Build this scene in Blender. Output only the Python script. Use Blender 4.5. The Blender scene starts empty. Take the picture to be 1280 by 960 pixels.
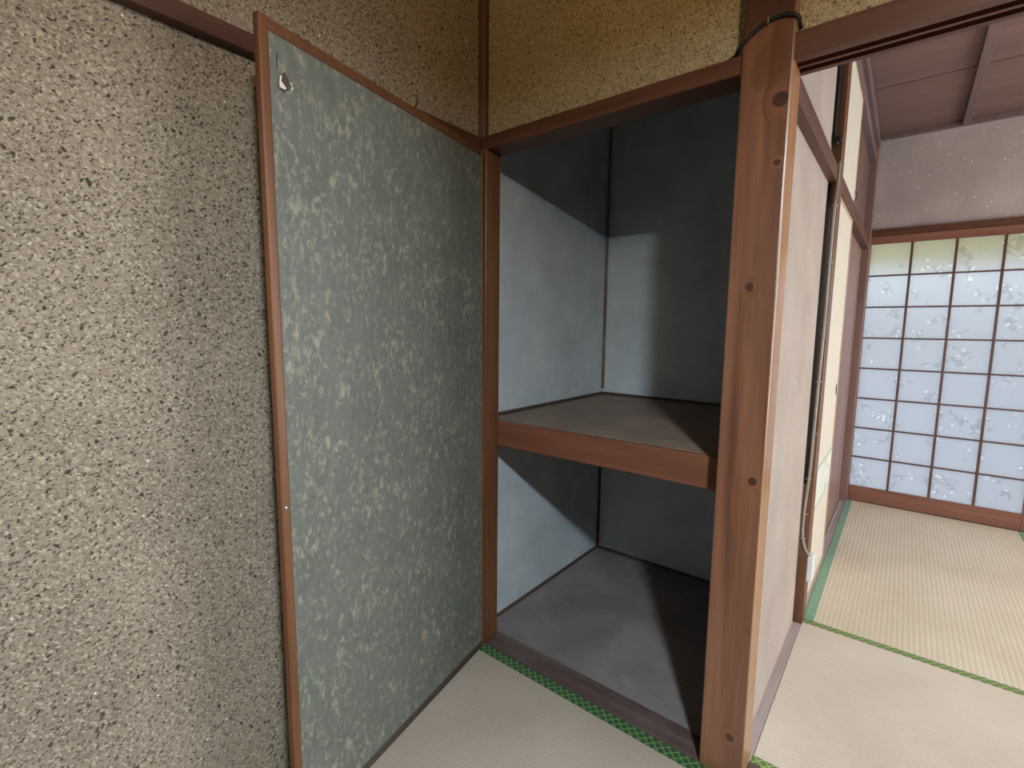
import bpy, bmesh, math, random
from mathutils import Vector, Matrix, Euler

random.seed(4)
S = bpy.context.scene
COL = S.collection

# ---------------------------------------------------------------- camera
cam_d = bpy.data.cameras.new('camera')
cam = bpy.data.objects.new('camera', cam_d)
COL.objects.link(cam)
right = Vector((0.77934, 0.62651, 0.01055))
yaw, pitch, roll = math.radians(38.7973), math.radians(-6.6854), math.radians(0.6045)
fwd = Vector((-math.sin(yaw) * math.cos(pitch), math.cos(yaw) * math.cos(pitch), math.sin(pitch)))
r0 = Vector((math.cos(yaw), math.sin(yaw), 0))
u0 = r0.cross(fwd)
right = r0 * math.cos(roll) + u0 * math.sin(roll)
up = -r0 * math.sin(roll) + u0 * math.cos(roll)
M = Matrix((right, up, -fwd)).transposed().to_4x4()
M.translation = Vector((1.15866, -1.26369, 1.17304))
cam.matrix_world = M
cam_d.sensor_width = 36.0
cam_d.sensor_fit = 'HORIZONTAL'
cam_d.lens = 36.0 * 609.185 / 1280.0
cam_d.clip_start = 0.02
S.camera = cam

# ---------------------------------------------------------------- exposure
S.view_settings.view_transform = 'Standard'
S.view_settings.look = 'None'
S.view_settings.exposure = 0.08
S.view_settings.gamma = 1.0
S.view_settings.use_curve_mapping = False

# ---------------------------------------------------------------- sky
W = bpy.data.worlds.new('sky')
S.world = W
W.use_nodes = True
wn = W.node_tree.nodes
wl = W.node_tree.links
wn.clear()
wo = wn.new('ShaderNodeOutputWorld')
bg = wn.new('ShaderNodeBackground')
sky = wn.new('ShaderNodeTexSky')
sky.sky_type = 'HOSEK_WILKIE'
sky.turbidity = 5.0
sky.ground_albedo = 0.35
sky.sun_direction = (0.3, -0.5, 0.8)
mixw = wn.new('ShaderNodeMix')
mixw.data_type = 'RGBA'
mixw.inputs['Factor'].default_value = 0.72
wl.new(sky.outputs[0], mixw.inputs['A'])
mixw.inputs['B'].default_value = (0.74, 0.83, 1.0, 1)      # thin overcast over the clear sky
wl.new(mixw.outputs['Result'], bg.inputs[0])
bg.inputs[1].default_value = 2.6
wl.new(bg.outputs[0], wo.inputs[0])

# ---------------------------------------------------------------- lamps
def area(name, loc, target, w, h, power, col, shape='RECTANGLE'):
    d = bpy.data.lights.new(name, 'AREA')
    d.shape = shape
    d.size = w
    if shape in ('RECTANGLE', 'ELLIPSE'):
        d.size_y = h
    d.energy = power
    d.color = col
    o = bpy.data.objects.new(name, d)
    COL.objects.link(o)
    o.location = loc
    o.rotation_euler = (Vector(target) - Vector(loc)).to_track_quat('-Z', 'Y').to_euler()
    return o

LAMP = (1.72, -1.44, 1.97)
# ring tubes of the pendant lamp in the near room
area('pendant_tubes', (LAMP[0], LAMP[1], 1.962), (LAMP[0], LAMP[1], 0), 0.13, 0.13, 80, (0.62, 0.82, 1.0), 'DISK')
# daylight from the big window in the right wall of the far room
area('far_room_daylight', (3.50, 1.45, 1.15), (0.9, 1.35, 0.8), 2.0, 1.7, 66, (0.97, 0.97, 1.0))

# ---------------------------------------------------------------- materials
def lin(r, g, b):
    def f(c):
        c /= 255.0
        return c / 12.92 if c <= 0.04045 else ((c + 0.055) / 1.055) ** 2.4
    return (f(r), f(g), f(b), 1.0)

class NT:
    def __init__(s, name):
        s.m = bpy.data.materials.new(name)
        s.m.use_nodes = True
        s.t = s.m.node_tree
        s.t.nodes.clear()
        s.out = s.n('ShaderNodeOutputMaterial')
        s.b = s.n('ShaderNodeBsdfPrincipled')
        s.l(s.b.outputs[0], s.out.inputs[0])
    def n(s, ty, **kw):
        o = s.t.nodes.new(ty)
        for k, v in kw.items():
            setattr(o, k, v)
        return o
    def l(s, a, b):
        s.t.links.new(a, b)
    def coord(s, scale=(1, 1, 1), kind='Object', rnd=0.0, rot=(0, 0, 0)):
        tc = s.n('ShaderNodeTexCoord')
        src = tc.outputs[kind]
        if kind == 'World':
            pass
        if rnd:
            oi = s.n('ShaderNodeObjectInfo')
            ad = s.n('ShaderNodeVectorMath', operation='ADD')
            sc = s.n('ShaderNodeVectorMath', operation='SCALE')
            cx = s.n('ShaderNodeCombineXYZ')
            for i in range(3):
                s.l(oi.outputs['Random'], cx.inputs[i])
            s.l(cx.outputs[0], sc.inputs[0])
            sc.inputs['Scale'].default_value = rnd
            s.l(src, ad.inputs[0]); s.l(sc.outputs[0], ad.inputs[1])
            src = ad.outputs[0]
        if any(rot):
            m0 = s.n('ShaderNodeMapping')
            m0.inputs['Rotation'].default_value = rot
            s.l(src, m0.inputs['Vector'])
            src = m0.outputs[0]
        mp = s.n('ShaderNodeMapping')
        mp.inputs['Scale'].default_value = scale
        s.l(src, mp.inputs['Vector'])
        return mp.outputs[0]
    def noise(s, vec, scale, detail=3, rough=0.55, dist=0.0):
        o = s.n('ShaderNodeTexNoise')
        o.inputs['Scale'].default_value = scale
        o.inputs['Detail'].default_value = detail
        o.inputs['Roughness'].default_value = rough
        o.inputs['Distortion'].default_value = dist
        s.l(vec, o.inputs['Vector'])
        return o
    def voro(s, vec, scale, rand=1.0):
        o = s.n('ShaderNodeTexVoronoi')
        o.inputs['Scale'].default_value = scale
        o.inputs['Randomness'].default_value = rand
        s.l(vec, o.inputs['Vector'])
        return o
    def warp(s, vec, scale, amt):
        nz = s.noise(vec, scale, 2)
        sub = s.n('ShaderNodeVectorMath', operation='SUBTRACT')
        s.l(nz.outputs['Color'], sub.inputs[0]); sub.inputs[1].default_value = (.5, .5, .5)
        sc = s.n('ShaderNodeVectorMath', operation='SCALE')
        s.l(sub.outputs[0], sc.inputs[0]); sc.inputs['Scale'].default_value = amt
        ad = s.n('ShaderNodeVectorMath', operation='ADD')
        s.l(vec, ad.inputs[0]); s.l(sc.outputs[0], ad.inputs[1])
        return ad.outputs[0]
    def ramp(s, fac, stops):
        o = s.n('ShaderNodeValToRGB')
        e = o.color_ramp.elements
        while len(e) > 1:
            e.remove(e[-1])
        e[0].position = stops[0][0]; e[0].color = stops[0][1]
        for p, c in stops[1:]:
            k = e.new(p); k.color = c
        s.l(fac, o.inputs[0])
        return o.outputs[0]
    def step(s, fac, a, b):          # smooth 0..1 between a and b (b may be below a)
        o = s.n('ShaderNodeMapRange', interpolation_type='SMOOTHSTEP')
        o.inputs['From Min'].default_value = min(a, b); o.inputs['From Max'].default_value = max(a, b)
        o.inputs['To Min'].default_value = 0 if a < b else 1
        o.inputs['To Max'].default_value = 1 if a < b else 0
        s.l(fac, o.inputs[0])
        return o.outputs[0]
    def math(s, op, a, b=None):
        o = s.n('ShaderNodeMath', operation=op)
        for i, v in enumerate((a, b)):
            if v is None: continue
            if isinstance(v, (int, float)): o.inputs[i].default_value = v
            else: s.l(v, o.inputs[i])
        return o.outputs[0]
    def mix(s, fac, a, b, mode='MIX'):
        o = s.n('ShaderNodeMix', data_type='RGBA', blend_type=mode)
        for key, v in (('Factor', fac), ('A', a), ('B', b)):
            k = o.inputs[key]
            if isinstance(v, (int, float)): k.default_value = v
            elif isinstance(v, tuple): k.default_value = v
            else: s.l(v, k)
        return o.outputs['Result']
    def sep(s, vec):
        o = s.n('ShaderNodeSeparateXYZ'); s.l(vec, o.inputs[0]); return o.outputs
    def col(s, c):
        if isinstance(c, tuple): s.b.inputs['Base Color'].default_value = c
        else: s.l(c, s.b.inputs['Base Color'])
    def rough(s, r):
        if isinstance(r, (int, float)): s.b.inputs['Roughness'].default_value = r
        else: s.l(r, s.b.inputs['Roughness'])
    def bump(s, h, strength=0.3, dist=0.002):
        o = s.n('ShaderNodeBump')
        o.inputs['Strength'].default_value = strength
        o.inputs['Distance'].default_value = dist
        s.l(h, o.inputs['Height']); s.l(o.outputs[0], s.b.inputs['Normal'])
        return o

def plain(name, c, rough=0.6, metal=0.0, var=0.12):
    a = NT(name)
    v = a.coord(rnd=3.0)
    nz = a.noise(v, 30, 3)
    d = tuple(max(0, x * (1 - var)) for x in c[:3]) + (1,)
    e = tuple(min(1, x * (1 + var)) for x in c[:3]) + (1,)
    a.col(a.ramp(nz.outputs[0], [(.3, d), (.7, e)]))
    a.rough(rough)
    a.b.inputs['Metallic'].default_value = metal
    return a.m

def wood(name, dark, light, axis=2, rough=0.45, grain=26.0, coarse=6.0, worn=None, knots=(), spec=0.5, stain=None):
    a = NT(name)
    sc = [grain, grain, grain]
    sc[axis] = grain * 0.045
    base = a.coord()
    v = a.coord(tuple(sc), rnd=7.0)
    kfac = None
    for (kx, kz, rx, rz) in knots:
        mp = a.n('ShaderNodeMapping')
        mp.inputs['Location'].default_value = (-kx / rx, 0, -kz / rz)
        mp.inputs['Scale'].default_value = (1 / rx, 0, 1 / rz)
        a.l(base, mp.inputs['Vector'])
        ln = a.n('ShaderNodeVectorMath', operation='LENGTH')
        a.l(mp.outputs[0], ln.inputs[0])
        kfac = ln.outputs['Value'] if kfac is None else a.math('MINIMUM', kfac, ln.outputs['Value'])
    if kfac is not None:            # grain flows round the knots
        push = a.step(kfac, 2.6, 0.6)
        cx = a.n('ShaderNodeCombineXYZ')
        a.l(a.math('MULTIPLY', push, 1.6), cx.inputs[0])
        ad = a.n('ShaderNodeVectorMath', operation='ADD')
        a.l(v, ad.inputs[0]); a.l(cx.outputs[0], ad.inputs[1])
        v = ad.outputs[0]
    n1 = a.noise(v, 1.0, 5, 0.6, 0.6)
    n2 = a.noise(a.coord(tuple(coarse * (0.25 if i == axis else 1) for i in range(3)), rnd=5.0), 1.0, 3)
    f = a.math('ADD', a.math('MULTIPLY', n1.outputs[0], 0.65), a.math('MULTIPLY', n2.outputs[0], 0.35))
    c = a.ramp(f, [(.32, dark), (.5, tuple((x + y) / 2 for x, y in zip(dark, light))), (.68, light)])
    fine = a.noise(a.coord(tuple((6 if i == axis else 260) for i in range(3))), 1.0, 2)
    c = a.mix(a.math('MULTIPLY', a.step(fine.outputs[0], .52, .70), .25), c, tuple(x * .45 for x in dark[:3]) + (1,))
    if worn:
        nw = a.noise(a.coord((5, 5, 5), rnd=2.0), 1.0, 5, 0.65)
        c = a.mix(a.math('MULTIPLY', a.step(nw.outputs[0], .52, .72), .55), c, worn)
    if kfac is not None:
        ring = a.noise(a.coord((90, 90, 90)), 1.0, 2)
        kk = a.math('ADD', kfac, a.math('MULTIPLY', a.math('SUBTRACT', ring.outputs[0], .5), .5))
        c = a.mix(a.math('MULTIPLY', a.step(kk, 2.6, .7), .26), c, (0.25, 0.085, 0.035, 1))
        c = a.mix(a.math('MULTIPLY', a.step(kk, 1.05, .75), .9), c, (0.045, 0.016, 0.012, 1))
    if stain:                       # old dark head of the pillar and a brown spill below it
        nz = a.noise(a.coord((16, 16, 9)), 1.0, 4)
        z = a.math('ADD', a.sep(base)[2], a.math('MULTIPLY', a.math('SUBTRACT', nz.outputs[0], .5), .09))
        z = a.math('ADD', z, a.math('MULTIPLY', a.sep(base)[0], -.35))
        c = a.mix(a.math('MULTIPLY', a.step(z, stain - .012, stain + .012), .72), c, lin(62, 38, 28))
        dx = a.math('MULTIPLY', a.math('ADD', a.sep(base)[0], -.008), 22)
        dz = a.math('MULTIPLY', a.math('SUBTRACT', z, 1.765), 19)
        d_ = a.math('SQRT', a.math('ADD', a.math('MULTIPLY', dx, dx), a.math('MULTIPLY', dz, dz)))
        c = a.mix(a.math('MULTIPLY', a.step(d_, 1.15, .75), .5), c, lin(92, 62, 30))
    a.col(c)
    a.rough(rough)
    a.b.inputs['Specular IOR Level'].default_value = spec
    a.bump(n1.outputs[0], 0.15, 0.001)
    return a.m

def sand_wall(name, base_d, base_l, dark, pale, density=1.0, size=1.0, glit=True):
    a = NT(name)
    v = a.coord(kind='Object')
    big = a.noise(v, 3.0, 4)
    mid = a.noise(v, 85 / size, 4, 0.7)
    f = a.math('ADD', a.math('MULTIPLY', mid.outputs[0], .75), a.math('MULTIPLY', big.outputs[0], .25))
    c = a.ramp(f, [(.36, base_d), (.60, base_l)])
    w1 = a.warp(a.coord((1, 1, 1.9), rot=(.9, .8, 0)), 45 / size, 0.022 * size)
    def flecks(vec, scale, keep, rad, mixamt, colr):
        nonlocal c
        vo = a.voro(vec, scale)
        rnd = a.sep(vo.outputs['Color'])[0]
        m = a.math('MULTIPLY', a.step(vo.outputs['Distance'], rad, rad * .55), a.step(rnd, keep, keep + .02))
        c = a.mix(a.math('MULTIPLY', m, mixamt), c, colr)
        return m
    flecks(w1, 75 / size, .40, .46, .7, pale)
    w2 = a.warp(a.coord((1, 1, 2.3), rot=(-.75, -.7, .2)), 50 / size, 0.03 * size)
    m1 = flecks(w2, 62 / size, 1 - .46 * density, .38, .85, dark)
    w3 = a.warp(a.coord((1, 1, 2.0), rot=(.25, .3, .3)), 70 / size, 0.024 * size)
    flecks(w3, 100 / size, 1 - .5 * density, .42, .75, dark)
    w4 = a.warp(a.coord((1, 1, 1.6), rot=(1.2, 1.0, .2)), 30 / size, 0.03 * size)
    flecks(w4, 34 / size, 1 - .22 * density, .26, .85, tuple(x * .7 for x in dark[:3]) + (1,))
    if glit:
        vo = a.voro(v, 70)
        g = a.math('MULTIPLY', a.step(vo.outputs['Distance'], .16, .10), a.step(a.sep(vo.outputs['Color'])[1], .975, .98))
        c = a.mix(g, c, (0.95, 0.92, 0.85, 1))
        a.rough(a.math('SUBTRACT', .9, a.math('MULTIPLY', g, .6)))
    else:
        a.rough(.92)
    a.col(c)
    a.b.inputs['Specular IOR Level'].default_value = 0.25
    a.bump(a.math('SUBTRACT', mid.outputs[0], a.math('MULTIPLY', m1, .5)), 0.5, 0.003)
    return a.m

def plaster(name, d, l):
    a = NT(name)
    v = a.coord()
    big = a.noise(v, 4.0, 5)
    fine = a.noise(v, 170, 3, .7)
    f = a.math('ADD', a.math('MULTIPLY', fine.outputs[0], .45), a.math('MULTIPLY', big.outputs[0], .55))
    c = a.ramp(f, [(.36, d), (.64, l)])
    vo = a.voro(v, 26)
    g = a.math('MULTIPLY', a.step(vo.outputs['Distance'], .10, .06), a.step(a.sep(vo.outputs['Color'])[1], .80, .81))
    c = a.mix(g, c, (.95, .93, .88, 1))
    a.col(c)
    a.rough(.9)
    a.b.inputs['Specular IOR Level'].default_value = 0.2
    a.bump(fine.outputs[0], .35, .0015)
    return a.m

def door_paper(name):
    a = NT(name)
    v = a.coord()
    big = a.noise(v, 5, 4)
    fib = a.noise(a.coord((60, 60, 18)), 1.0, 4, .65)
    f = a.math('ADD', a.math('MULTIPLY', fib.outputs[0], .6), a.math('MULTIPLY', big.outputs[0], .4))
    c = a.ramp(f, [(.34, lin(90, 92, 82)), (.66, lin(106, 107, 97))])
    clus = a.noise(v, 8, 3, .6)
    def clumps(sc, stretch, lo, hi, amt, colr, off):
        nonlocal c
        mp = a.coord((sc, sc, sc * stretch))
        ad = a.n('ShaderNodeVectorMath', operation='ADD')
        a.l(mp, ad.inputs[0]); ad.inputs[1].default_value = (off, off * .7, off * 1.3)
        n_ = a.noise(ad.outputs[0], 1.0, 2.5, .55, .35)
        g = a.math('ADD', n_.outputs[0], a.math('MULTIPLY', a.math('SUBTRACT', clus.outputs[0], .5), .28))
        m_ = a.step(g, lo, hi)
        c = a.mix(a.math('MULTIPLY', m_, amt), c, colr)
        return m_
    m = clumps(62, .6, .53, .76, .54, lin(166, 160, 136), 3)
    clumps(105, .6, .53, .72, .5, lin(150, 146, 126), 11)
    clumps(44, .6, .55, .75, .35, lin(76, 82, 74), 23)
    a.col(c)
    a.rough(.62)
    a.bump(a.math('ADD', m, a.math('MULTIPLY', fib.outputs[0], .5)), .2, .001)
    return a.m

def tatami(name, d, l, axis, period=0.0155, ribs=1.0):
    """ribs run along `axis`; the fine rush lines cross them"""
    a = NT(name)
    v = a.coord()
    o = a.sep(v)
    q = o[1 - axis]
    rib = a.math('SINE', a.math('MULTIPLY', q, 2 * math.pi / period))
    rib = a.math('MULTIPLY', a.math('ADD', rib, 1), .5)
    s2 = (700, 60, 1) if axis == 0 else (60, 700, 1)
    rush = a.noise(a.coord(s2), 1.0, 2)
    big = a.noise(v, 2.2, 5, .6)
    f = a.math('ADD', a.math('MULTIPLY', rush.outputs[0], .4), a.math('MULTIPLY', big.outputs[0], .6))
    c = a.ramp(f, [(.36, d), (.62, l)])
    groove = a.step(rib, .42, .0)
    c = a.mix(a.math('MULTIPLY', groove, .30 * ribs), c, tuple(x * .55 for x in d[:3]) + (1,))
    a.col(c)
    a.rough(.5)
    a.b.inputs['Specular IOR Level'].default_value = 0.4
    a.bump(a.math('ADD', rib, a.math('MULTIPLY', rush.outputs[0], .5)), .4 * ribs, .0016)
    return a.m

def heri(name, g_dark, g_light, axis):
    a = NT(name)
    v = a.coord()
    o = a.sep(v)
    al, ac = o[axis], o[1 - axis]
    P = 2 * math.pi / .026
    s1 = a.math('ABSOLUTE', a.math('SINE', a.math('MULTIPLY', a.math('ADD', al, ac), P / 2)))
    s2 = a.math('ABSOLUTE', a.math('SINE', a.math('MULTIPLY', a.math('SUBTRACT', al, ac), P / 2)))
    m = a.math('MAXIMUM', a.step(s1, .34, .10), a.step(s2, .34, .10))
    nz = a.noise(a.coord((500, 500, 500)), 1.0, 2)
    c = a.mix(m, g_dark, g_light)
    c = a.mix(a.math('MULTIPLY', nz.outputs[0], .35), c, tuple(x * .5 for x in g_dark[:3]) + (1,))
    a.col(c)
    a.rough(.7)
    a.bump(m, .4, .001)
    return a.m

def painted_board(name, d, l):
    a = NT(name)
    v = a.coord()
    b = a.noise(v, 4.5, 5, .62)
    f = a.noise(a.coord((60, 60, 14)), 1.0, 3)
    c = a.ramp(a.math('ADD', a.math('MULTIPLY', b.outputs[0], .92), a.math('MULTIPLY', f.outputs[0], .08)), [(.34, d), (.66, l)])
    vo = a.voro(a.warp(a.coord((1, 1, .5)), 20, .05), 9)
    sc = a.math('MULTIPLY', a.step(vo.outputs['Distance'], .06, .03), a.step(a.sep(vo.outputs['Color'])[0], .55, .6))
    c = a.mix(a.math('MULTIPLY', sc, .5), c, (.8, .82, .84, 1))
    a.col(c)
    a.rough(.7)
    a.bump(b.outputs[0], .1, .002)
    return a.m

def floor_board(name, d, l, worn):
    a = NT(name)
    v = a.coord()
    b = a.noise(v, 5, 6, .65)
    g = a.noise(a.coord((9, 90, 20)), 1.0, 4)
    c = a.ramp(a.math('ADD', a.math('MULTIPLY', b.outputs[0], .75), a.math('MULTIPLY', g.outputs[0], .25)), [(.33, d), (.66, l)])
    k = a.noise(v, 3.3, 6, .7)
    c = a.mix(a.math('MULTIPLY', a.step(k.outputs[0], .5, .68), .6), c, worn)
    a.col(c)
    a.rough(a.ramp(k.outputs[0], [(.3, (.42,) * 3 + (1,)), (.7, (.62,) * 3 + (1,))]))
    a.bump(g.outputs[0], .12, .001)
    return a.m

def figured_glass(name):
    a = NT(name)
    t = a
    geo = a.n('ShaderNodeNewGeometry')
    v = geo.outputs['Position']
    w = a.warp(v, 26, .045)
    clus = a.noise(v, 7.5, 2, .5)
    petals = a.voro(w, 34)
    rnd = a.sep(petals.outputs['Color'])
    inn = a.math('MULTIPLY', a.step(clus.outputs[0], .51, .58), a.step(rnd[0], .35, .4))
    fl = a.math('MULTIPLY', a.step(petals.outputs['Distance'], .44, .30), inn)
    edge = a.math('MULTIPLY', a.math('MULTIPLY', a.step(petals.outputs['Distance'], .40, .52), a.step(rnd[1], .5, .6)), a.step(clus.outputs[0], .53, .60))
    fine = a.noise(v, 60, 3)
    c = a.mix(a.math('MULTIPLY', fl, a.step(rnd[1], .2, .7)), (.68, .68, .69, 1), (1, 1, 1, 1))
    c = a.mix(a.math('MULTIPLY', edge, .38), c, (.33, .33, .33, 1))
    tr = a.n('ShaderNodeBsdfTranslucent')
    a.l(c, tr.inputs[0])
    rf = a.n('ShaderNodeBsdfRefraction')
    a.l(c, rf.inputs[0])
    rf.inputs['Roughness'].default_value = .62
    rf.inputs['IOR'].default_value = 1.35
    gl = a.n('ShaderNodeBsdfGlossy')
    gl.inputs['Roughness'].default_value = .3
    h = a.math('ADD', a.math('MULTIPLY', petals.outputs['Distance'], .8), a.math('MULTIPLY', fine.outputs[0], .3))
    bp = a.n('ShaderNodeBump')
    bp.inputs['Strength'].default_value = .5
    bp.inputs['Distance'].default_value = .004
    a.l(h, bp.inputs['Height'])
    a.l(bp.outputs[0], rf.inputs['Normal']); a.l(bp.outputs[0], gl.inputs['Normal'])
    m1 = a.n('ShaderNodeMixShader'); m1.inputs[0].default_value = .45
    a.l(tr.outputs[0], m1.inputs[1]); a.l(rf.outputs[0], m1.inputs[2])
    m2 = a.n('ShaderNodeMixShader'); m2.inputs[0].default_value = .05
    a.l(m1.outputs[0], m2.inputs[1]); a.l(gl.outputs[0], m2.inputs[2])
    a.l(m2.outputs[0], a.out.inputs[0])
    a.t.nodes.remove(a.b)
    return a.m

def clear_face(name):
    a = NT(name)
    t = a.n('ShaderNodeBsdfTransparent')
    t.inputs[0].default_value = (.93, .96, .95, 1)
    a.l(t.outputs[0], a.out.inputs[0])
    a.t.nodes.remove(a.b)
    return a.m

def glowing(name, c, strength, base):
    a = NT(name)
    a.col(base)
    a.b.inputs['Emission Color'].default_value = c
    a.b.inputs['Emission Strength'].default_value = strength
    return a.m

def translucent(name, c):
    a = NT(name)
    tr = a.n('ShaderNodeBsdfTranslucent'); tr.inputs[0].default_value = c
    df = a.n('ShaderNodeBsdfDiffuse'); df.inputs[0].default_value = c
    mx = a.n('ShaderNodeMixShader'); mx.inputs[0].default_value = .3
    a.l(tr.outputs[0], mx.inputs[1]); a.l(df.outputs[0], mx.inputs[2]); a.l(mx.outputs[0], a.out.inputs[0])
    a.t.nodes.remove(a.b)
    return a.m

def band_paper(name):
    a = NT(name)
    v = a.coord()
    z = a.sep(v)[2]
    c = a.ramp(a.noise(a.coord((12, 12, 12)), 1, 4).outputs[0], [(.3, lin(196, 196, 180)), (.7, lin(212, 212, 196))])
    vo = a.voro(a.warp(a.coord((1, 1, .6)), 22, .05), 17)
    m = a.math('MULTIPLY', a.step(vo.outputs['Distance'], .30, .16), a.step(a.sep(vo.outputs['Color'])[0], .25, .3))
    c = a.mix(a.math('MULTIPLY', m, .75), c, lin(92, 98, 84))
    edge = a.math('MAXIMUM', a.step(z, .172, .178), a.step(z, .018, .012))
    c = a.mix(a.math('MULTIPLY', edge, .8), c, lin(150, 175, 150))
    a.col(c); a.rough(.8)
    return a.m

KN = [(0.033, 1.679, .017, .019), (0.035, 1.545, .008, .008), (-.004, 1.273, .010, .012), (.030, .807, .010, .011), (.019, .119, .011, .013)]
MT = {}
MT['sand'] = sand_wall('sand plaster', lin(122, 108, 91), lin(165, 149, 129), lin(52, 43, 33), lin(190, 177, 154), density=1.2, size=.70)
MT['sand_front'] = sand_wall('sand plaster front', lin(153, 137, 104), lin(189, 171, 135), lin(74, 62, 44), lin(208, 196, 168), density=.9, size=.6)
MT['plaster'] = plaster('beige plaster', lin(162, 147, 134), lin(182, 167, 153))
MT['plaster_far'] = plaster('greyish plaster', lin(160, 147, 141), lin(182, 168, 161))
MT['paper'] = door_paper('speckled green paper')
MT['pillar'] = wood('pillar wood', lin(82, 46, 29), lin(146, 98, 70), 2, .34, 22, 5, None, KN, .6, 1.852)
MT['pillar_lit_side'] = wood('lit pillar side wood', lin(134, 92, 58), lin(178, 130, 88), 2, .28)
_b = MT['pillar'].node_tree.nodes['Principled BSDF']
_b.inputs['Coat Weight'].default_value = .35
_b.inputs['Coat Roughness'].default_value = .38
MT['frame'] = wood('door frame wood', lin(88, 52, 29), lin(126, 82, 50), 2, .42)
MT['frame_h'] = wood('door frame wood across', lin(80, 48, 27), lin(116, 76, 46), 1, .42)
MT['beam_y'] = wood('dark beam wood y', lin(70, 40, 27), lin(102, 64, 44), 1, .5)
MT['beam_x'] = wood('dark beam wood x', lin(72, 40, 26), lin(110, 68, 46), 0, .5)
MT['post'] = wood('post wood', lin(88, 54, 35), lin(126, 84, 56), 2, .42)
MT['post_dark'] = wood('old post wood', lin(84, 60, 52), lin(124, 94, 84), 2, .5)
MT['post_pink'] = wood('aged brown board', lin(112, 84, 74), lin(140, 108, 96), 2, .5, 16)
MT['shelf_beam'] = wood('shelf beam wood', lin(96, 56, 38), lin(130, 82, 58), 0, .5)
MT['shelf_top'] = floor_board('worn shelf plywood', lin(108, 91, 77), lin(138, 118, 101), lin(150, 130, 110))
MT['closet_floor'] = floor_board('worn closet plywood', lin(104, 95, 92), lin(132, 122, 118), lin(140, 130, 128))
MT['sill'] = wood('worn sill wood', lin(70, 54, 49), lin(106, 88, 82), 0, .42, 24, 5, lin(112, 92, 84))
MT['sill_y'] = wood('worn track wood', lin(140, 122, 116), lin(178, 160, 154), 1, .4, 24, 5)
MT['strip'] = wood('thin strip wood', lin(92, 72, 54), lin(140, 116, 92), 2, .6, 30, 8, lin(170, 160, 150))
MT['strip_dark'] = wood('dark strip wood', lin(52, 40, 34), lin(84, 66, 56), 0, .6)
MT['strip_dark_y'] = wood('dark strip wood y', lin(52, 40, 34), lin(84, 66, 56), 1, .6)
MT['closet_wall'] = painted_board('grey painted board', lin(170, 176, 178), lin(192, 198, 200))
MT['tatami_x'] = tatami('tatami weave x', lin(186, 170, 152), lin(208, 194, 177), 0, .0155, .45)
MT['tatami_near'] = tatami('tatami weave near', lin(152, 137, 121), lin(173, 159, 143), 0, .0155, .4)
MT['tatami_y'] = tatami('tatami weave y', lin(194, 178, 152), lin(212, 198, 174), 1, .017, .75)
MT['heri_x'] = heri('green cloth border x', lin(50, 76, 42), lin(114, 156, 90), 0)
MT['heri_x_far'] = heri('olive cloth border x', lin(96, 118, 62), lin(168, 184, 112), 0)
MT['heri_y'] = heri('teal cloth border y', lin(112, 148, 122), lin(158, 188, 158), 1)
MT['dimming_floor'] = wood('unseen dimming floor', lin(62, 46, 38), lin(88, 68, 56), 0, .5)  # dark finish added to the unseen floor to cut bounce into the closet
MT['dimming_wall'] = wood('unseen dimming wall', lin(62, 46, 38), lin(92, 70, 56), 2, .5)  # likewise added to the unseen near-room walls to lower ambient light
MT['cream'] = plain('cream door paper', lin(202, 192, 172), .75, var=.04)
MT['cream_frame'] = wood('pale door frame', lin(168, 142, 110), lin(196, 172, 140), 2, .5)
MT['band'] = band_paper('picture band paper')
MT['ceil'] = wood('ceiling board', lin(104, 80, 72), lin(128, 100, 90), 0, .6, 10, 3)
MT['batten'] = wood('ceiling batten', lin(92, 74, 72), lin(120, 98, 92), 1, .6)
MT['mull'] = wood('glazing bar wood', lin(98, 66, 56), lin(134, 96, 82), 2, .45)
MT['bar'] = wood('glazing bar wood backlit', lin(78, 54, 48), lin(108, 78, 68), 2, .45)  # darker copy of the bar wood, backlit shade put into the colour
MT['mull_x'] = wood('glazing rail wood', lin(112, 70, 54), lin(146, 98, 78), 0, .45)
MT['glass'] = figured_glass('figured glass')
MT['clear'] = clear_face('smooth glass face')
MT['black'] = plain('black rubber', lin(26, 24, 24), .55)
MT['cable'] = plain('grey cable sheath', lin(150, 142, 130), .35)
MT['white_plastic'] = plain('white plastic', lin(222, 222, 220), .4, var=.02)
MT['steel'] = plain('steel', lin(190, 185, 175), .3, .9)
MT['dark_iron'] = plain('dark iron', lin(52, 46, 42), .5, .6)
MT['torn'] = plain('torn white paper', lin(222, 214, 196), .9)
MT['hole'] = plain('hole backing', lin(70, 60, 48), .9)
MT['concrete'] = plain('concrete', lin(206, 200, 198), .9)
MT['pale_block'] = plain('pale block wall', lin(214, 214, 216), .9)
MT['awning'] = translucent('yellowed awning sheet', (.80, .72, .36, 1))
MT['lamp_shade'] = glowing('amber lamp shade', (1.0, .70, .27, 1), 56, (.6, .5, .3, 1))
MT['tube'] = glowing('daylight tube', (.86, .93, 1.0, 1), 3.0, (.9, .9, .9, 1))

# ---------------------------------------------------------------- builders
def link(o, parent=None, loc=None):
    COL.objects.link(o)
    if parent is not None:
        o.parent = parent
    if loc is not None:
        o.location = loc
    return o

def tag(o, label=None, cat=None, group=None, kind=None):
    if label: o['label'] = label
    if cat: o['category'] = cat
    if group: o['group'] = group
    if kind: o['kind'] = kind
    return o

def empty(name, loc, label, cat, group=None, rot=(0, 0, 0), kind=None):
    o = bpy.data.objects.new(name, None)
    o.empty_display_size = .1
    COL.objects.link(o)
    o.location = loc
    o.rotation_euler = rot
    return tag(o, label, cat, group, kind)

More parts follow.
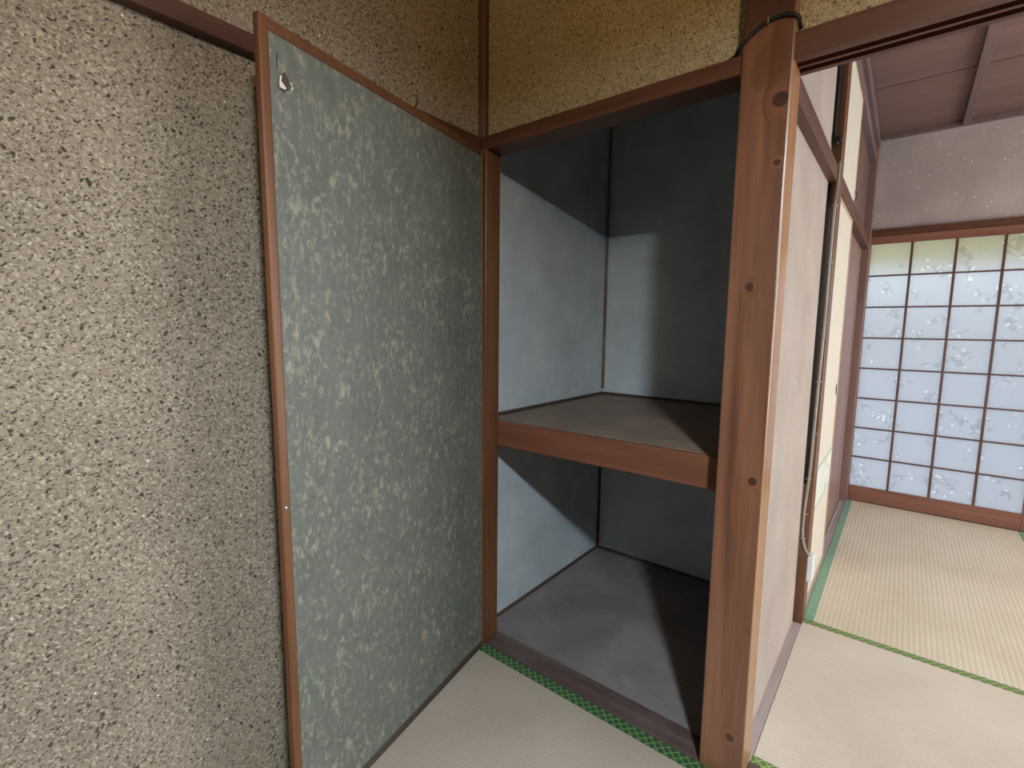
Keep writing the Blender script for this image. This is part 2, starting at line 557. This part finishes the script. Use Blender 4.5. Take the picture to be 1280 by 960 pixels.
def bm_obj(name, bm, mats, parent=None, loc=(0, 0, 0), smooth=False):
    me = bpy.data.meshes.new(name)
    bm.normal_update()
    bm.to_mesh(me)
    bm.free()
    for m in (mats if isinstance(mats, (list, tuple)) else [mats]):
        me.materials.append(m)
    if smooth:
        for p in me.polygons: p.use_smooth = True
    o = bpy.data.objects.new(name, me)
    return link(o, parent, loc)

def box_bm(sx, sy, sz, bev=0.0015, bm=None, at=(0, 0, 0), seg=1):
    own = bm is None
    bm = bm or bmesh.new()
    r = bmesh.ops.create_cube(bm, size=1.0)
    vs = r['verts']
    for v in vs:
        v.co = Vector((v.co.x * sx + at[0], v.co.y * sy + at[1], (v.co.z + .5) * sz + at[2]))
    if bev:
        es = list({e for v in vs for e in v.link_edges})
        bmesh.ops.bevel(bm, geom=es, offset=min(bev, .3 * min(sx, sy, sz)), segments=seg, affect='EDGES', profile=.5)
    return bm

def box(name, x0, x1, y0, y1, z0, z1, mat, parent=None, bev=.0015, local=False, seg=1):
    """a board given by its extents (world, or local to the parent); origin at its base centre"""
    bm = box_bm(x1 - x0, y1 - y0, z1 - z0, bev, seg=seg)
    loc = Vector(((x0 + x1) / 2, (y0 + y1) / 2, z0))
    if parent is not None and not local:
        loc = loc - parent.location
    return bm_obj(name, bm, mat, parent, loc)

def struct(name, ext, mat, label, cat, bev=.0015):
    o = box(name, *ext, mat, None, bev)
    return tag(o, label, cat, kind='structure')

def tube(name, pts, rad, mat, parent=None, loc=(0, 0, 0), n=8, cyclic=False):
    """a swept tube through pts (smoothed)"""
    P = [Vector(p) for p in pts]
    if len(P) > 2 and not cyclic:
        Q = []
        for i in range(len(P) - 1):
            p0 = P[max(i - 1, 0)]; p1 = P[i]; p2 = P[i + 1]; p3 = P[min(i + 2, len(P) - 1)]
            for k in range(4):
                t = k / 4
                Q.append(.5 * ((2 * p1) + (-p0 + p2) * t + (2 * p0 - 5 * p1 + 4 * p2 - p3) * t * t + (-p0 + 3 * p1 - 3 * p2 + p3) * t ** 3))
        Q.append(P[-1]); P = Q
    bm = bmesh.new()
    rings = []
    N = len(P)
    for i in range(N):
        if cyclic: d = (P[(i + 1) % N] - P[i - 1])
        else: d = P[min(i + 1, N - 1)] - P[max(i - 1, 0)]
        d.normalize()
        a = d.cross(Vector((0.13, .2, 1)));
        if a.length < .05: a = d.cross(Vector((1, 0, 0)))
        a.normalize(); b = d.cross(a)
        rings.append([bm.verts.new(P[i] + (a * math.cos(2 * math.pi * k / n) + b * math.sin(2 * math.pi * k / n)) * rad) for k in range(n)])
    for i in range(N if cyclic else N - 1):
        r0_, r1_ = rings[i], rings[(i + 1) % N]
        for k in range(n):
            bm.faces.new((r0_[k], r0_[(k + 1) % n], r1_[(k + 1) % n], r1_[k]))
    if not cyclic:
        bm.faces.new(rings[0][::-1]); bm.faces.new(rings[-1])
    bmesh.ops.recalc_face_normals(bm, faces=bm.faces)
    return bm_obj(name, bm, mat, parent, loc, True)

def lathe(name, prof, mat, parent, loc=(0, 0, 0), n=32, smooth=True):
    bm = bmesh.new()
    R = []
    for r, z in prof:
        R.append([bm.verts.new((r * math.cos(2 * math.pi * k / n), r * math.sin(2 * math.pi * k / n), z)) for k in range(n)])
    for i in range(len(R) - 1):
        for k in range(n):
            bm.faces.new((R[i][k], R[i][(k + 1) % n], R[i + 1][(k + 1) % n], R[i + 1][k]))
    bmesh.ops.recalc_face_normals(bm, faces=bm.faces)
    return bm_obj(name, bm, mat, parent, loc, smooth)

# ---------------------------------------------------------------- dimensions
XL, YFAR, ZC = -.03, 2.787, 2.39          # left plaster, far wall plane, ceiling
XR, YB = 3.60, -2.75                      # unseen ends of both rooms
H = 1.758                                 # underside of the lintels
PX0, PX1 = .8127, .9195                   # pillar
PY0, PY1 = -.006, .088

# ---------------------------------------------------------------- structure: near room
struct('wall_left', (XL - .10, XL, YB, .12, -.05, 2.45), MT['sand'], 'speckled tan sand plaster wall behind the leaning green door', 'wall', 0)
struct('wall_front', (.005, PX0 + .003, .03, .095, H + .028, 2.45), MT['sand_front'], 'speckled yellow sand plaster wall above the open closet', 'wall', 0)
struct('wall_front_right', (PX1 - .003, XR, .03, .062, H + .030, 2.45), MT['sand_front'], 'speckled sand plaster over the opening to the next room', 'wall', 0)
struct('wall_back', (XL - .1, XR + .1, YB - .1, YB, -.05, 2.45), MT['dimming_wall'], 'unseen wall behind the viewer, darkened to cut bounce light', 'wall', 0)
struct('wall_right_near', (XR, XR + .1, YB, .0, -.05, 2.45), MT['dimming_wall'], 'unseen wall on the right of the near room, darkened to cut bounce light', 'wall', 0)
struct('ceiling_near', (XL - .1, XR + .1, YB - .1, .03, 2.45, 2.50), MT['ceil'], 'brown board ceiling over the near room', 'ceiling', 0)
struct('floor', (-.15, XR + .1, YB - .1, YFAR + .1, -.16, -.055), MT['tatami_x'], 'floor under the straw mats', 'floor', 0)

# lintel trims of the near room
struct('trim_1', (XL - .02, 0, YB, -.0005, 1.760, 1.800), MT['beam_y'], 'dark brown picture rail on the left sand wall', 'rail')
struct('trim_2', (.0005, PX0 + .001, 0, .088, H, 1.800), MT['beam_x'], 'dark brown lintel across the top of the closet', 'lintel')
# corner post: thin upper strip and lower jamb
struct('trim_3', (-.05, -.006, .018, .10, 1.800, 2.45), MT['post_dark'], 'thin dark post in the corner above the closet lintel', 'post')
struct('trim_4', (-.06, .023, .0, .073, .0, H), MT['post'], 'brown wooden closet jamb beside the leaning door', 'post')

# right lintel, with two sliding grooves along its underside
def grooved(name, x0, x1, y0, y1, z0, z1, grooves, depth, mat, label, cat):
    prof = [(y0, z1), (y0, z0)]
    for a, b in grooves:
        prof += [(a, z0), (a, z0 + depth), (b, z0 + depth), (b, z0)]
    prof += [(y1, z0), (y1, z1)]
    bm = bmesh.new()
    A = [bm.verts.new((x0, y, z)) for y, z in prof]
    B = [bm.verts.new((x1, y, z)) for y, z in prof]
    n = len(prof)
    for i in range(n):
        bm.faces.new((A[i], A[(i + 1) % n], B[(i + 1) % n], B[i]))
    bm.faces.new(A[::-1]); bm.faces.new(B)
    bmesh.ops.recalc_face_normals(bm, faces=bm.faces)
    o = bm_obj(name, bm, mat)
    return tag(o, label, cat, kind='structure')
grooved('trim_5', PX1 - .001, XR, -.001, .090, 1.757, 1.812, [(.022, .043), (.053, .074)], .016, MT['beam_x'],
        'dark brown lintel with two grooves over the opening right of the pillar', 'lintel')

# pillar
p = box('pillar', PX0, PX1, PY0, PY1, 0, 2.45, MT['pillar'], None, .004, seg=2)
p.data.materials.append(MT['pillar_lit_side'])
for f in p.data.polygons:            # doorway side painted paler, for the daylight and sheen on it
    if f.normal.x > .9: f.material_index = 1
tag(p, 'reddish brown knotty wooden pillar between closet and doorway', 'pillar', kind='structure')

# thresholds
struct('trim_6', (.024, PX0, .001, .088, -.05, .002), MT['sill'], 'worn dark wooden sill at the foot of the closet', 'sill')
struct('trim_7', (PX1, XR, .001, .088, -.05, .001), MT['sill'], 'wooden threshold under the doorway right of the pillar', 'sill')

# ---------------------------------------------------------------- structure: closet
CX0, CX1, CD = -.051, .815, .988
o = struct('wall_closet_left', (CX0 - .02, CX0, .074, CD + .02, -.05, 2.3), MT['closet_wall'], 'grey painted board on the left side of the closet', 'wall', 0)
o = struct('wall_closet_back', (CX0, CX1 + .03, CD, CD + .02, -.05, 2.3), MT['closet_wall'], 'grey painted board at the back of the closet', 'wall', 0)
struct('wall_closet_right', (CX1, CX1 + .02, .089, CD, -.05, 2.3), MT['closet_wall'], 'grey painted board on the right side of the closet', 'wall', 0)
struct('ceiling_closet', (CX0, CX1, .096, CD, 2.26, 2.29), MT['closet_wall'], 'board ceiling inside the closet', 'ceiling', 0)
struct('floor_closet', (CX0, CX1, .0885, CD, -.05, .001), MT['closet_floor'], 'worn grey brown plywood floor of the closet', 'floor', 0)
struct('trim_8', (CX0, CX0 + .012, CD - .012, CD, .862, 2.26), MT['strip'], 'thin wooden strip in the back corner above the shelf', 'strip')
struct('trim_9', (CX0, CX0 + .012, CD - .012, CD, .014, .73), MT['strip_dark'], 'thin dark strip in the back corner below the shelf', 'strip')
struct('baseboard_closet_left', (CX0, CX0 + .010, .0885, CD - .011, .001, .012), MT['strip_dark_y'], 'dark strip along the left edge of the closet floor', 'strip')
struct('baseboard_closet_back', (CX0, CX1, CD - .010, CD, .001, .012), MT['strip_dark'], 'dark strip along the back edge of the closet floor', 'strip')

# closet shelf
sh = empty('closet_shelf', (.38, .52, .742), 'wide wooden closet shelf with a thick brown front beam', 'shelf', kind='thing')
box('shelf_board', CX0 + .001, CX1 - .001, .085, CD - .001, .822, .8335, MT['shelf_top'], sh)
box('front_beam', .0235, PX0 - .001, .063, .085, .742, .8335, MT['shelf_beam'], sh, .003)
box('edge_strip', CX0 + .0005, CX0 + .014, .090, CD - .001, .8336, .845, MT['strip_dark_y'], sh)
box('edge_strip', CX0 + .014, CX1 - .001, CD - .014, CD - .0005, .8336, .845, MT['strip_dark'], sh)
box('support_rail', CX0 + .001, CX1 - .001, CD - .03, CD - .001, .775, .8215, MT['strip_dark'], sh)

# ---------------------------------------------------------------- structure: far room
XP = .892                                  # plaster of the right hand wall
struct('wall_right', (CX1 + .021, XP, .080, .9005, -.05, 2.45), MT['plaster'], 'pinkish beige plaster wall behind the pillar', 'wall', 0)
struct('wall_far', (.80, XR, YFAR + .012, YFAR + .10, 1.815, 2.45), MT['plaster_far'], 'greyish plaster wall above the glazed door', 'wall', 0)
struct('wall_far_right', (1.90, XR, YFAR + .012, YFAR + .10, -.05, 1.815), MT['plaster'], 'plaster wall to the right of the glazed door', 'wall', 0)
struct('trim_10', (XP - .002, .9205, .0885, .899, -.05, .001), MT['sill_y'], 'pale wooden strip along the foot of the beige wall', 'strip')
struct('trim_11', (XP - .002, .919, .0885, .8995, 1.705, 1.757), MT['beam_y'], 'brown rail running along the beige wall', 'rail')
struct('trim_12', (.86, .9255, .900, .985, -.05, 2.40), MT['post'], 'narrow brown post at the end of the beige wall', 'post')
struct('trim_13', (.855, .921, .986, 2.715, 1.700, 1.757), MT['beam_y'], 'brown lintel above the cream sliding door', 'lintel')
struct('trim_14', (.855, .9255, 2.716, 2.786, -.05, 2.40), MT['post_pink'], 'brown corner post beside the glazed door', 'post')
struct('trim_15', (.855, .918, .986, 2.715, 2.245, 2.30), MT['batten'], 'dark upper lintel above the small cupboard doors', 'lintel')
struct('trim_16', (.855, .930, .0885, 2.786, 2.335, 2.392), MT['batten'], 'dark moulding where the wall meets the ceiling', 'moulding')
struct('wall_right_upper', (.840, .895, .986, 2.715, 2.30, 2.335), MT['batten'], 'dark strip of wall under the ceiling moulding', 'wall', 0)
struct('trim_17', (.855, .9208, .986, 2.715, -.05, .000), MT['sill_y'], 'pale wooden track under the cream sliding door', 'track')
struct('trim_20', (.8875, .8935, 1.642, 2.714, .0002, .005), MT['sill_y'], 'thin raised ridge in the sliding door track', 'track')
struct('wall_cupboard_back', (.80, .840, .986, 2.80, -.05, 2.40), MT['post_pink'], 'board behind the sliding doors', 'wall', 0)

# ceiling: boards running along x, battens along y
ce = empty('ceiling', (2.2, 1.4, 2.392), 'brown ceiling boards with battens in the far room', 'ceiling', kind='structure')
y = .064
k = 0
while y < YFAR + .09:
    y1 = min(y + .325, YFAR + .10)
    box('ceiling_board', .84, XR, y + .002, y1 - .002, 2.415 + .003 * (k % 2), 2.43 + .003 * (k % 2), MT['ceil'], ce, .001)
    y = y1; k += 1
box('backing', .84, XR, .064, YFAR + .10, 2.435, 2.45, MT['strip_dark'], ce, 0)
for bx in (1.333, 1.78, 2.23, 2.68, 3.13):
    box('batten', bx - .018, bx + .018, .092, YFAR - .018, 2.388, 2.4145, MT['batten'], ce)
box('moulding', .931, XR, YFAR - .017, YFAR + .0115, 2.386, 2.4145, MT['batten'], ce)

# far room right wall with its window
struct('wall_far_right_side', (XR, XR + .1, .0, .40, -.05, 2.45), MT['plaster'], 'plaster wall at the right end of the far room', 'wall', 0)
struct('wall_far_right_side_end', (XR, XR + .1, 2.5, YFAR + .1, -.05, 2.45), MT['plaster'], 'plaster wall beyond the side window', 'wall', 0)
struct('wall_far_right_side_head', (XR, XR + .1, .40, 2.5, 2.0, 2.45), MT['plaster'], 'plaster above the side window', 'wall', 0)
struct('wall_far_right_side_foot', (XR, XR + .1, .40, 2.5, -.05, .28), MT['plaster'], 'plaster below the side window', 'wall', 0)

# ---------------------------------------------------------------- glazed sliding door
gx0, gx1 = .93, 1.775
gz0, gz1 = .105, 1.735
gd = empty('door_1', (1.35, YFAR, 0), 'glazed sliding door with brown grid and floral frosted panes', 'door', kind='structure')
dy0, dy1 = YFAR, YFAR + .03
box('stile', gx0 - .038, gx0, dy0, dy1, .004, 1.785, MT['mull'], gd)
box('stile', gx1, gx1 + .045, dy0, dy1, .004, 1.785, MT['mull'], gd)
box('bottom_rail', gx0, gx1, dy0, dy1, .004, gz0, MT['mull_x'], gd)
box('top_rail', gx0, gx1, dy0, dy1, gz1, 1.785, MT['mull_x'], gd)
box('light_gap_strip', gx0 - .0395, gx0 - .0365, dy0 - .002, dy0 + .004, .02, .34, MT['white_plastic'], gd, .0008)  # white strip painted in for daylight through the gap beside the post
nc, nr = 4, 8
cw, rh = (gx1 - gx0) / nc, (gz1 - gz0) / nr
for i in range(1, nc):
    x = gx0 + cw * i
    box('upright_bar', x - .0065, x + .0065, dy0 + .004, dy0 + .022, gz0, gz1, MT['bar'], gd, .001)
for j in range(1, nr):
    z = gz0 + rh * j
    for i in range(nc):
        a = gx0 + cw * i + (.0065 if i else 0); b = gx0 + cw * (i + 1) - (.0065 if i < nc - 1 else 0)
        box('cross_bar', a, b, dy0 + .005, dy0 + .021, z - .0048, z + .0048, MT['bar'], gd, .001)
pane_me = {}
for i in range(nc):
    for j in range(nr):
        a = gx0 + cw * i + (.0066 if i else -.003); b = gx0 + cw * (i + 1) + (-.0066 if i < nc - 1 else .003)
        z = gz0 + rh * j + (.005 if j else -.003); z2 = gz0 + rh * (j + 1) + (-.005 if j < nr - 1 else .003)
        key = (round(b - a, 5), round(z2 - z, 5))
        if key not in pane_me:
            bm = box_bm(b - a, .003, z2 - z, 0)
            bm.normal_update()
            for f in bm.faces:
                f.material_index = 0 if f.normal.y < -.5 else 1
            me = bpy.data.meshes.new('pane'); bm.to_mesh(me); bm.free()
            me.materials.append(MT['glass']); me.materials.append(MT['clear'])
            pane_me[key] = me
        link(bpy.data.objects.new('pane', pane_me[key]), gd, Vector(((a + b) / 2, dy0 + .0125, z)) - gd.location)
struct('trim_18', (.9256, XR, YFAR - .012, YFAR + .04, 1.787, 1.826), MT['beam_x'], 'dark lintel above the glazed door', 'lintel')
struct('trim_19', (.9256, XR, YFAR - .004, YFAR + .05, -.05, .003), MT['sill'], 'wooden track under the glazed door', 'track')
d2 = empty('door_2', (1.86, YFAR + .034, 0), 'dark edge of a second sliding door right of the glazed one', 'door', kind='structure')
box('stile', 1.822, 1.862, YFAR + .001, YFAR + .031, .004, 1.785, MT['mull'], d2)
box('panel', 1.862, 1.905, YFAR + .005, YFAR + .027, .004, 1.785, MT['mull'], d2)

# ---------------------------------------------------------------- tatami mats
def mat(name, x0, x1, y0, y1, weave, borders, label):
    """borders: list of (x0,x1,y0,y1,material)"""
    t = empty(name, ((x0 + x1) / 2, (y0 + y1) / 2, -.055), label, 'tatami mat', kind='thing')
    bx0, bx1, by0, by1 = x0, x1, y0, y1
    for a, b, c, d, m in borders:
        box('cloth_border', a, b, c, d, -.055, .0006, m, t, .001)
        if b - a > d - c:
            if c - y0 < y1 - d: by0 = max(by0, d)
            else: by1 = min(by1, c)
        else:
            if a - x0 < x1 - b: bx0 = max(bx0, b)
            else: bx1 = min(bx1, a)
    box('woven_surface', bx0, bx1, by0, by1, -.055, 0, weave, t, .0015)
    return t
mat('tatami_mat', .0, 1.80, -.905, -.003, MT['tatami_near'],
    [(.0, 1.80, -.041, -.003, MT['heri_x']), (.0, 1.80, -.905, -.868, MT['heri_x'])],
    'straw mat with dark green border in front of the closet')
mat('tatami_mat', .922, 2.72, .090, .952, MT['tatami_x'],
    [(.922, 2.72, .920, .952, MT['heri_x_far']), (.922, 2.72, .090, .118, MT['heri_x_far'])],
    'pale straw mat right of the pillar, nearest in the next room')
mat('tatami_mat', .922, 1.800, .954, YFAR - .006, MT['tatami_y'],
    [(.922, .957, .954, YFAR - .006, MT['heri_y']), (1.768, 1.800, .954, YFAR - .006, MT['heri_y'])],
    'ribbed straw mat with teal border before the glazed door')
mat('tatami_mat', 1.802, 2.68, .954, YFAR - .006, MT['tatami_y'],
    [(1.802, 1.835, .954, YFAR - .006, MT['heri_y']), (2.648, 2.68, .954, YFAR - .006, MT['heri_y'])],
    'straw mat at the right picture edge beyond the ribbed one')
struct('floor_near', (-.03, XR, YB, -.907, -.055, -.001), MT['dimming_floor'], 'unseen floor behind the viewer, darkened to cut bounce light', 'floor', 0)
struct('floor_near_side', (1.802, XR, -.907, 0, -.055, -.001), MT['dimming_floor'], 'unseen floor at the right of the near room, darkened to cut bounce light', 'floor', 0)
struct('floor_far_side', (2.722, XR, .089, YFAR, -.055, -.001), MT['tatami_x'], 'straw floor at the right of the far room', 'floor', 0)

# ---------------------------------------------------------------- leaning green door
DA, DLEAN = .1862, .0045
dw, dh, dt = .812, 1.752, .017
lean = Euler((0, 0, 0))
droot = empty('fusuma', (.0312, -.0035, .001), 'tall grey green papered door leaf leaning on the left wall', 'door', kind='thing')
# local frame: x = along the leaf from its right end towards the viewer, y = out of its face, z = up
ax = Vector((math.sin(DA), -math.cos(DA), 0))
nn = Vector((math.cos(DA), math.sin(DA), 0))
upv = (Vector((0, 0, 1)) * math.cos(DLEAN) - nn * math.sin(DLEAN))
nv = ax.cross(upv) * -1
Rm = Matrix((ax, nv if nv.dot(nn) > 0 else -nv, upv)).transposed()
# keep a right handed frame
if Rm.determinant() < 0:
    Rm = Matrix((-ax, Rm.col[1], upv)).transposed()
    SG = -1
else:
    SG = 1
droot.rotation_euler = Rm.to_euler()
def dbox(name, a0, a1, b0, b1, z0, z1, mat, parent=droot, bev=.0015, seg=1):
    if SG < 0: a0, a1 = -a1, -a0
    return box(name, a0, a1, b0, b1, z0, z1, mat, parent, bev, local=True, seg=seg)
panel = dbox('paper_panel', .019, dw - .021, -dt + .002, -.004, .022, dh - .022, MT['paper'], bev=0)
dbox('stile', dw - .022, dw, -dt, 0, 0, dh, MT['frame'], bev=.004, seg=2)
dbox('stile', 0, .020, -dt, 0, 0, dh, MT['frame'], bev=.004, seg=2)
dbox('top_rail', .020, dw - .022, -dt, -.001, dh - .024, dh - .001, MT['frame_h'], bev=.002)
dbox('bottom_rail', .020, dw - .022, -dt, -.001, 0, .024, MT['strip_dark'], bev=.002)
# torn hole near the upper outer corner: dark pit, curled flakes of white paper
def poly_bm(pts, depth):
    bm = bmesh.new()
    A = [bm.verts.new((SG * x, y, z)) for x, y, z in pts]
    B = [bm.verts.new((SG * x, y - depth, z)) for x, y, z in pts]
    n = len(pts)
    bm.faces.new(A); bm.faces.new(B[::-1])
    for i in range(n): bm.faces.new((A[i], B[i], B[(i + 1) % n], A[(i + 1) % n]))
    bmesh.ops.recalc_face_normals(bm, faces=bm.faces)
    return bm
hx, hz = .757, 1.648
HO = Vector((SG * hx, -.004, hz))
bm_obj('torn_hole', poly_bm([(-.010, .0008, -.016), (.006, .0008, -.022), (.016, .0008, -.008), (.011, .0008, .010), (-.001, .0008, .024), (-.013, .0008, .008)], .0006), MT['hole'], droot, HO)
bm_obj('torn_flap', poly_bm([(.010, .003, .010), (.013, .004, -.004), (.004, .009, -.018), (.010, .010, -.024), (.020, .006, -.020), (.018, .004, -.006), (.015, .003, .008)], .0008), MT['torn'], droot, HO)
bm_obj('torn_flap', poly_bm([(-.012, .003, .004), (-.016, .006, -.006), (-.011, .007, -.014), (-.0155, .003, -.016), (-.021, .004, -.008), (-.017, .003, .005)], .0008), MT['torn'], droot, HO)
bm_obj('tear', poly_bm([(.0135, .0008, .048), (.0165, .0008, .046), (.0175, .0008, .020), (.0150, .0008, .016)], .0006), MT['hole'], droot, HO)
lathe('nail_head', [(0.0001, .003), (.004, .002), (.005, 0)], MT['steel'], droot, (SG * (dw - .011), .0005, .79), 10).rotation_euler = (-math.pi / 2, 0, 0)

# little hook on the left rail, above the leaning door
tube('rail_hook', [(0.004, -.290, 1.796), (.013, -.290, 1.797), (.018, -.290, 1.806), (.018, -.290, 1.823)], .0018, MT['dark_iron'])
tag(bpy.data.objects['rail_hook'], 'small dark bent hook on the left rail above the green door', 'hook', kind='thing')

# ---------------------------------------------------------------- cable around the pillar head
cb = empty('pillar_cable', (.867, -.012, 1.80), 'black cable bent across the head of the knotty pillar', 'cable', kind='thing')
cp = [(.775, .022, 1.806), (.793, .012, 1.808), (.806, -.006, 1.812), (.824, -.0105, 1.826), (.845, -.0105, 1.841), (.865, -.0105, 1.848), (.889, -.0105, 1.851), (.910, -.0105, 1.847), (.9235, -.008, 1.838), (.926, .004, 1.826), (.926, .020, 1.818)]
tube('black_wire', [Vector(p_) - cb.location for p_ in cp], .0042, MT['black'], cb)
tube('staple', [Vector(p_) - cb.location for p_ in [(.866, -.006, 1.855), (.866, -.0155, 1.854), (.866, -.017, 1.848), (.866, -.0155, 1.842), (.866, -.006, 1.841)]], .0011, MT['steel'], cb)
tube('staple', [Vector(p_) - cb.location for p_ in [(.921, .010, 1.816), (.930, .010, 1.818), (.932, .012, 1.822), (.930, .012, 1.826), (.921, .012, 1.828)]], .0011, MT['steel'], cb)

# ---------------------------------------------------------------- far room: sliding doors of the second closet
fd = empty('fusuma', (.905, 1.32, .001), 'cream paper sliding door with a picture band beside the grey cable', 'door', kind='thing')
fx0, fx1, fy0, fy1 = .896, .913, .987, 1.640
box('paper_panel', fx0 + .002, fx1 - .003, fy0 + .016, fy1 - .012, .016, 1.684, MT['cream'], fd, 0)
box('stile', fx0, fx1, fy0, fy0 + .016, .001, 1.699, MT['cream_frame'], fd)
box('stile', fx0, fx1, fy1 - .012, fy1, .001, 1.699, MT['cream_frame'], fd)
box('bottom_rail', fx0, fx1, fy0 + .016, fy1 - .012, .001, .016, MT['cream_frame'], fd)
box('top_rail', fx0, fx1, fy0 + .016, fy1 - .012, 1.684, 1.699, MT['cream_frame'], fd)
box('picture_band', fx1 - .0029, fx1 - .002, fy0 + .017, fy1 - .013, .400, .590, MT['band'], fd, 0)
hk = lathe('finger_pull', [(.0001, -.001), (.010, -.001), (.013, .001), (.016, .002), (.019, 0)], MT['dark_iron'], fd, Vector((fx1 - .0028, 1.585, .885)) - fd.location, 20)
hk.rotation_euler = (0, math.pi / 2, 0)
hk.scale = (1.5, .8, 1)
bd = empty('board_door', (.87, 2.17, .001), 'plain brown board sliding door between the cream door and glazed door', 'door', kind='thing')
box('board', .862, .884, 1.560, 2.714, .001, 1.699, MT['post_pink'], bd, .002)
for (yy, zz) in ((1.95, 1.18), (2.35, 1.30), (2.0, .98), (2.5, 1.08), (2.2, .66), (2.55, .80)):
    n_ = lathe('nail_head', [(.0001, .0015), (.006, .001), (.008, 0)], MT['dark_iron'], bd, Vector((.884, yy, zz)) - bd.location, 8)
    n_.rotation_euler = (0, math.pi / 2, 0)
ud = empty('cupboard_fusuma', (.905, 1.32, 1.758), 'small cream cupboard door above the cream sliding door', 'door', kind='thing')
box('paper_panel', fx0 + .002, fx1 - .002, fy0 + .016, fy1 - .008, 1.768, 2.234, MT['cream'], ud, 0)
box('stile', fx0, fx1, fy0, fy0 + .016, 1.758, 2.244, MT['post'], ud)
box('stile', fx0, fx1, fy1 - .008, fy1, 1.758, 2.244, MT['cream_frame'], ud)
box('bottom_rail', fx0, fx1, fy0 + .016, fy1 - .008, 1.758, 1.768, MT['cream_frame'], ud)
box('top_rail', fx0, fx1, fy0 + .016, fy1 - .008, 2.234, 2.244, MT['cream_frame'], ud)
tube('wire_pull', [Vector(q_) - ud.location for q_ in [(.913, 1.60, 1.775), (.922, 1.602, 1.79), (.922, 1.602, 1.815), (.913, 1.60, 1.822)]], .0018, MT['dark_iron'], ud)
ub = empty('cupboard_board', (.87, 2.17, 1.758), 'dark brown upper cupboard board beside the small cream door', 'door', kind='thing')
box('board', .866, .886, 1.560, 2.714, 1.758, 2.244, MT['post_dark'], ub, .002)

# wiring and shadow gap on the end post
wr = empty('conduit_cable', (.912, .895, 1.0), 'grey cable running down the narrow post to a white box', 'cable', kind='thing')
gp = [(.921, .893, 1.775), (.9205, .890, 1.71), (.918, .889, 1.61), (.917, .889, 1.40), (.917, .889, 1.20), (.914, .889, .97), (.912, .889, .78), (.910, .889, .62), (.903, .888, .47), (.904, .887, .37), (.918, .888, .315), (.932, .905, .286)]
tube('sheath', [Vector(q_) - wr.location for q_ in gp], .0052, MT['cable'], wr)
for zz in (1.62, 1.42, 1.20, .98, .78, .60, .46, .36):
    xx = .917 if zz > 1.1 else (.913 if zz > .7 else .905)
    tube('clip', [Vector(q_) - wr.location for q_ in [(xx - .011, .8985, zz), (xx - .008, .884, zz), (xx, .8815, zz), (xx + .008, .884, zz), (xx + .011, .8985, zz)]], .0012, MT['steel'], wr)
box('junction_box', .9262, .946, .893, .940, .184, .288, MT['white_plastic'], wr, .003)
for nm, lab, pts in (  # black tubes stand in for the deep shadow gap beside the post
        ('gap_shadow_strip', 'black strip for the shadow gap between beige wall and post, below the rail', [(.8965, .893, 1.70), (.8965, .893, 1.3), (.896, .893, .95), (.896, .893, .72), (.8965, .893, .58)]),
        ('gap_shadow_strip', 'black strip with a bent end for the shadow gap on the post above the rail', [(.899, .890, 2.33), (.899, .890, 2.05), (.899, .890, 1.86), (.905, .888, 1.835), (.917, .886, 1.858), (.918, .886, 1.84)])):
    o = tube(nm, [Vector(q_) - Vector(pts[-1]) for q_ in pts], .0065, MT['black'], None, pts[-1])
    tag(o, lab, 'cable', kind='thing')

# ---------------------------------------------------------------- pendant lamp (behind the viewer, lights the near room)
pl = empty('pendant_lamp', (LAMP[0], LAMP[1], 1.965), 'round amber shaded pendant lamp hanging in the near room', 'lamp', kind='thing')
lathe('shade', [(.15, .0), (.145, .04), (.12, .09), (.08, .125), (.03, .15)], MT['lamp_shade'], pl)
tube('ring_tube', [(.10 * math.cos(t * math.pi / 12), .10 * math.sin(t * math.pi / 12), .02) for t in range(24)], .012, MT['tube'], pl, cyclic=True)
tube('cord', [(0, 0, .15), (0, 0, .30), (0, 0, .484)], .005, MT['black'], pl)

# ---------------------------------------------------------------- outside the glazed door
struct('ground', (-3, 6, YFAR + .11, 12, -.5, -.42), MT['concrete'], 'pale paving outside the glazed door', 'ground', 0)
aw = empty('awning', (1.4, 3.5, 1.9), 'yellowed corrugated awning outside the glazed door', 'awning', kind='thing')
bm = bmesh.new()
N = 60
rows = []
for (yy, zz) in ((YFAR + .12, 2.10), (YFAR + 1.0, 1.66)):
    rows.append([bm.verts.new((-1.6 + 4.6 * i / N, yy, zz + .012 * math.sin(i * 2.1))) for i in range(N + 1)])
for i in range(N):
    bm.faces.new((rows[0][i], rows[0][i + 1], rows[1][i + 1], rows[1][i]))
o = bm_obj('corrugated_sheet', bm, MT['awning'], aw, -aw.location)
sm = o.modifiers.new('thickness', 'SOLIDIFY'); sm.thickness = .002
struct('garden_wall', (-4, 7, 6.0, 6.15, -.42, 1.5), MT['pale_block'], 'pale garden wall beyond the glazed door', 'wall')

# ---------------------------------------------------------------- fittings belong to the part that carries them
def carry(root, part, names):
    kids = [o for o in bpy.data.objects if o.parent == root]
    base = next(o for o in kids if o.name.split('.')[0] == part)
    for o in kids:
        if o.name.split('.')[0] in names:
            o.location = o.location - base.location
            o.parent = base
for o in bpy.data.objects:
    if o.parent == droot and o.name.split('.')[0] in ('torn_hole', 'torn_flap'): o.scale = (.8, 1, .82)
carry(droot, 'paper_panel', ('torn_hole', 'torn_flap', 'tear'))
carry(droot, 'stile', ('nail_head',))
carry(fd, 'paper_panel', ('picture_band', 'finger_pull'))
carry(bd, 'board', ('nail_head',))
carry(ud, 'paper_panel', ('wire_pull',))
carry(cb, 'black_wire', ('staple',))
carry(wr, 'sheath', ('clip',))
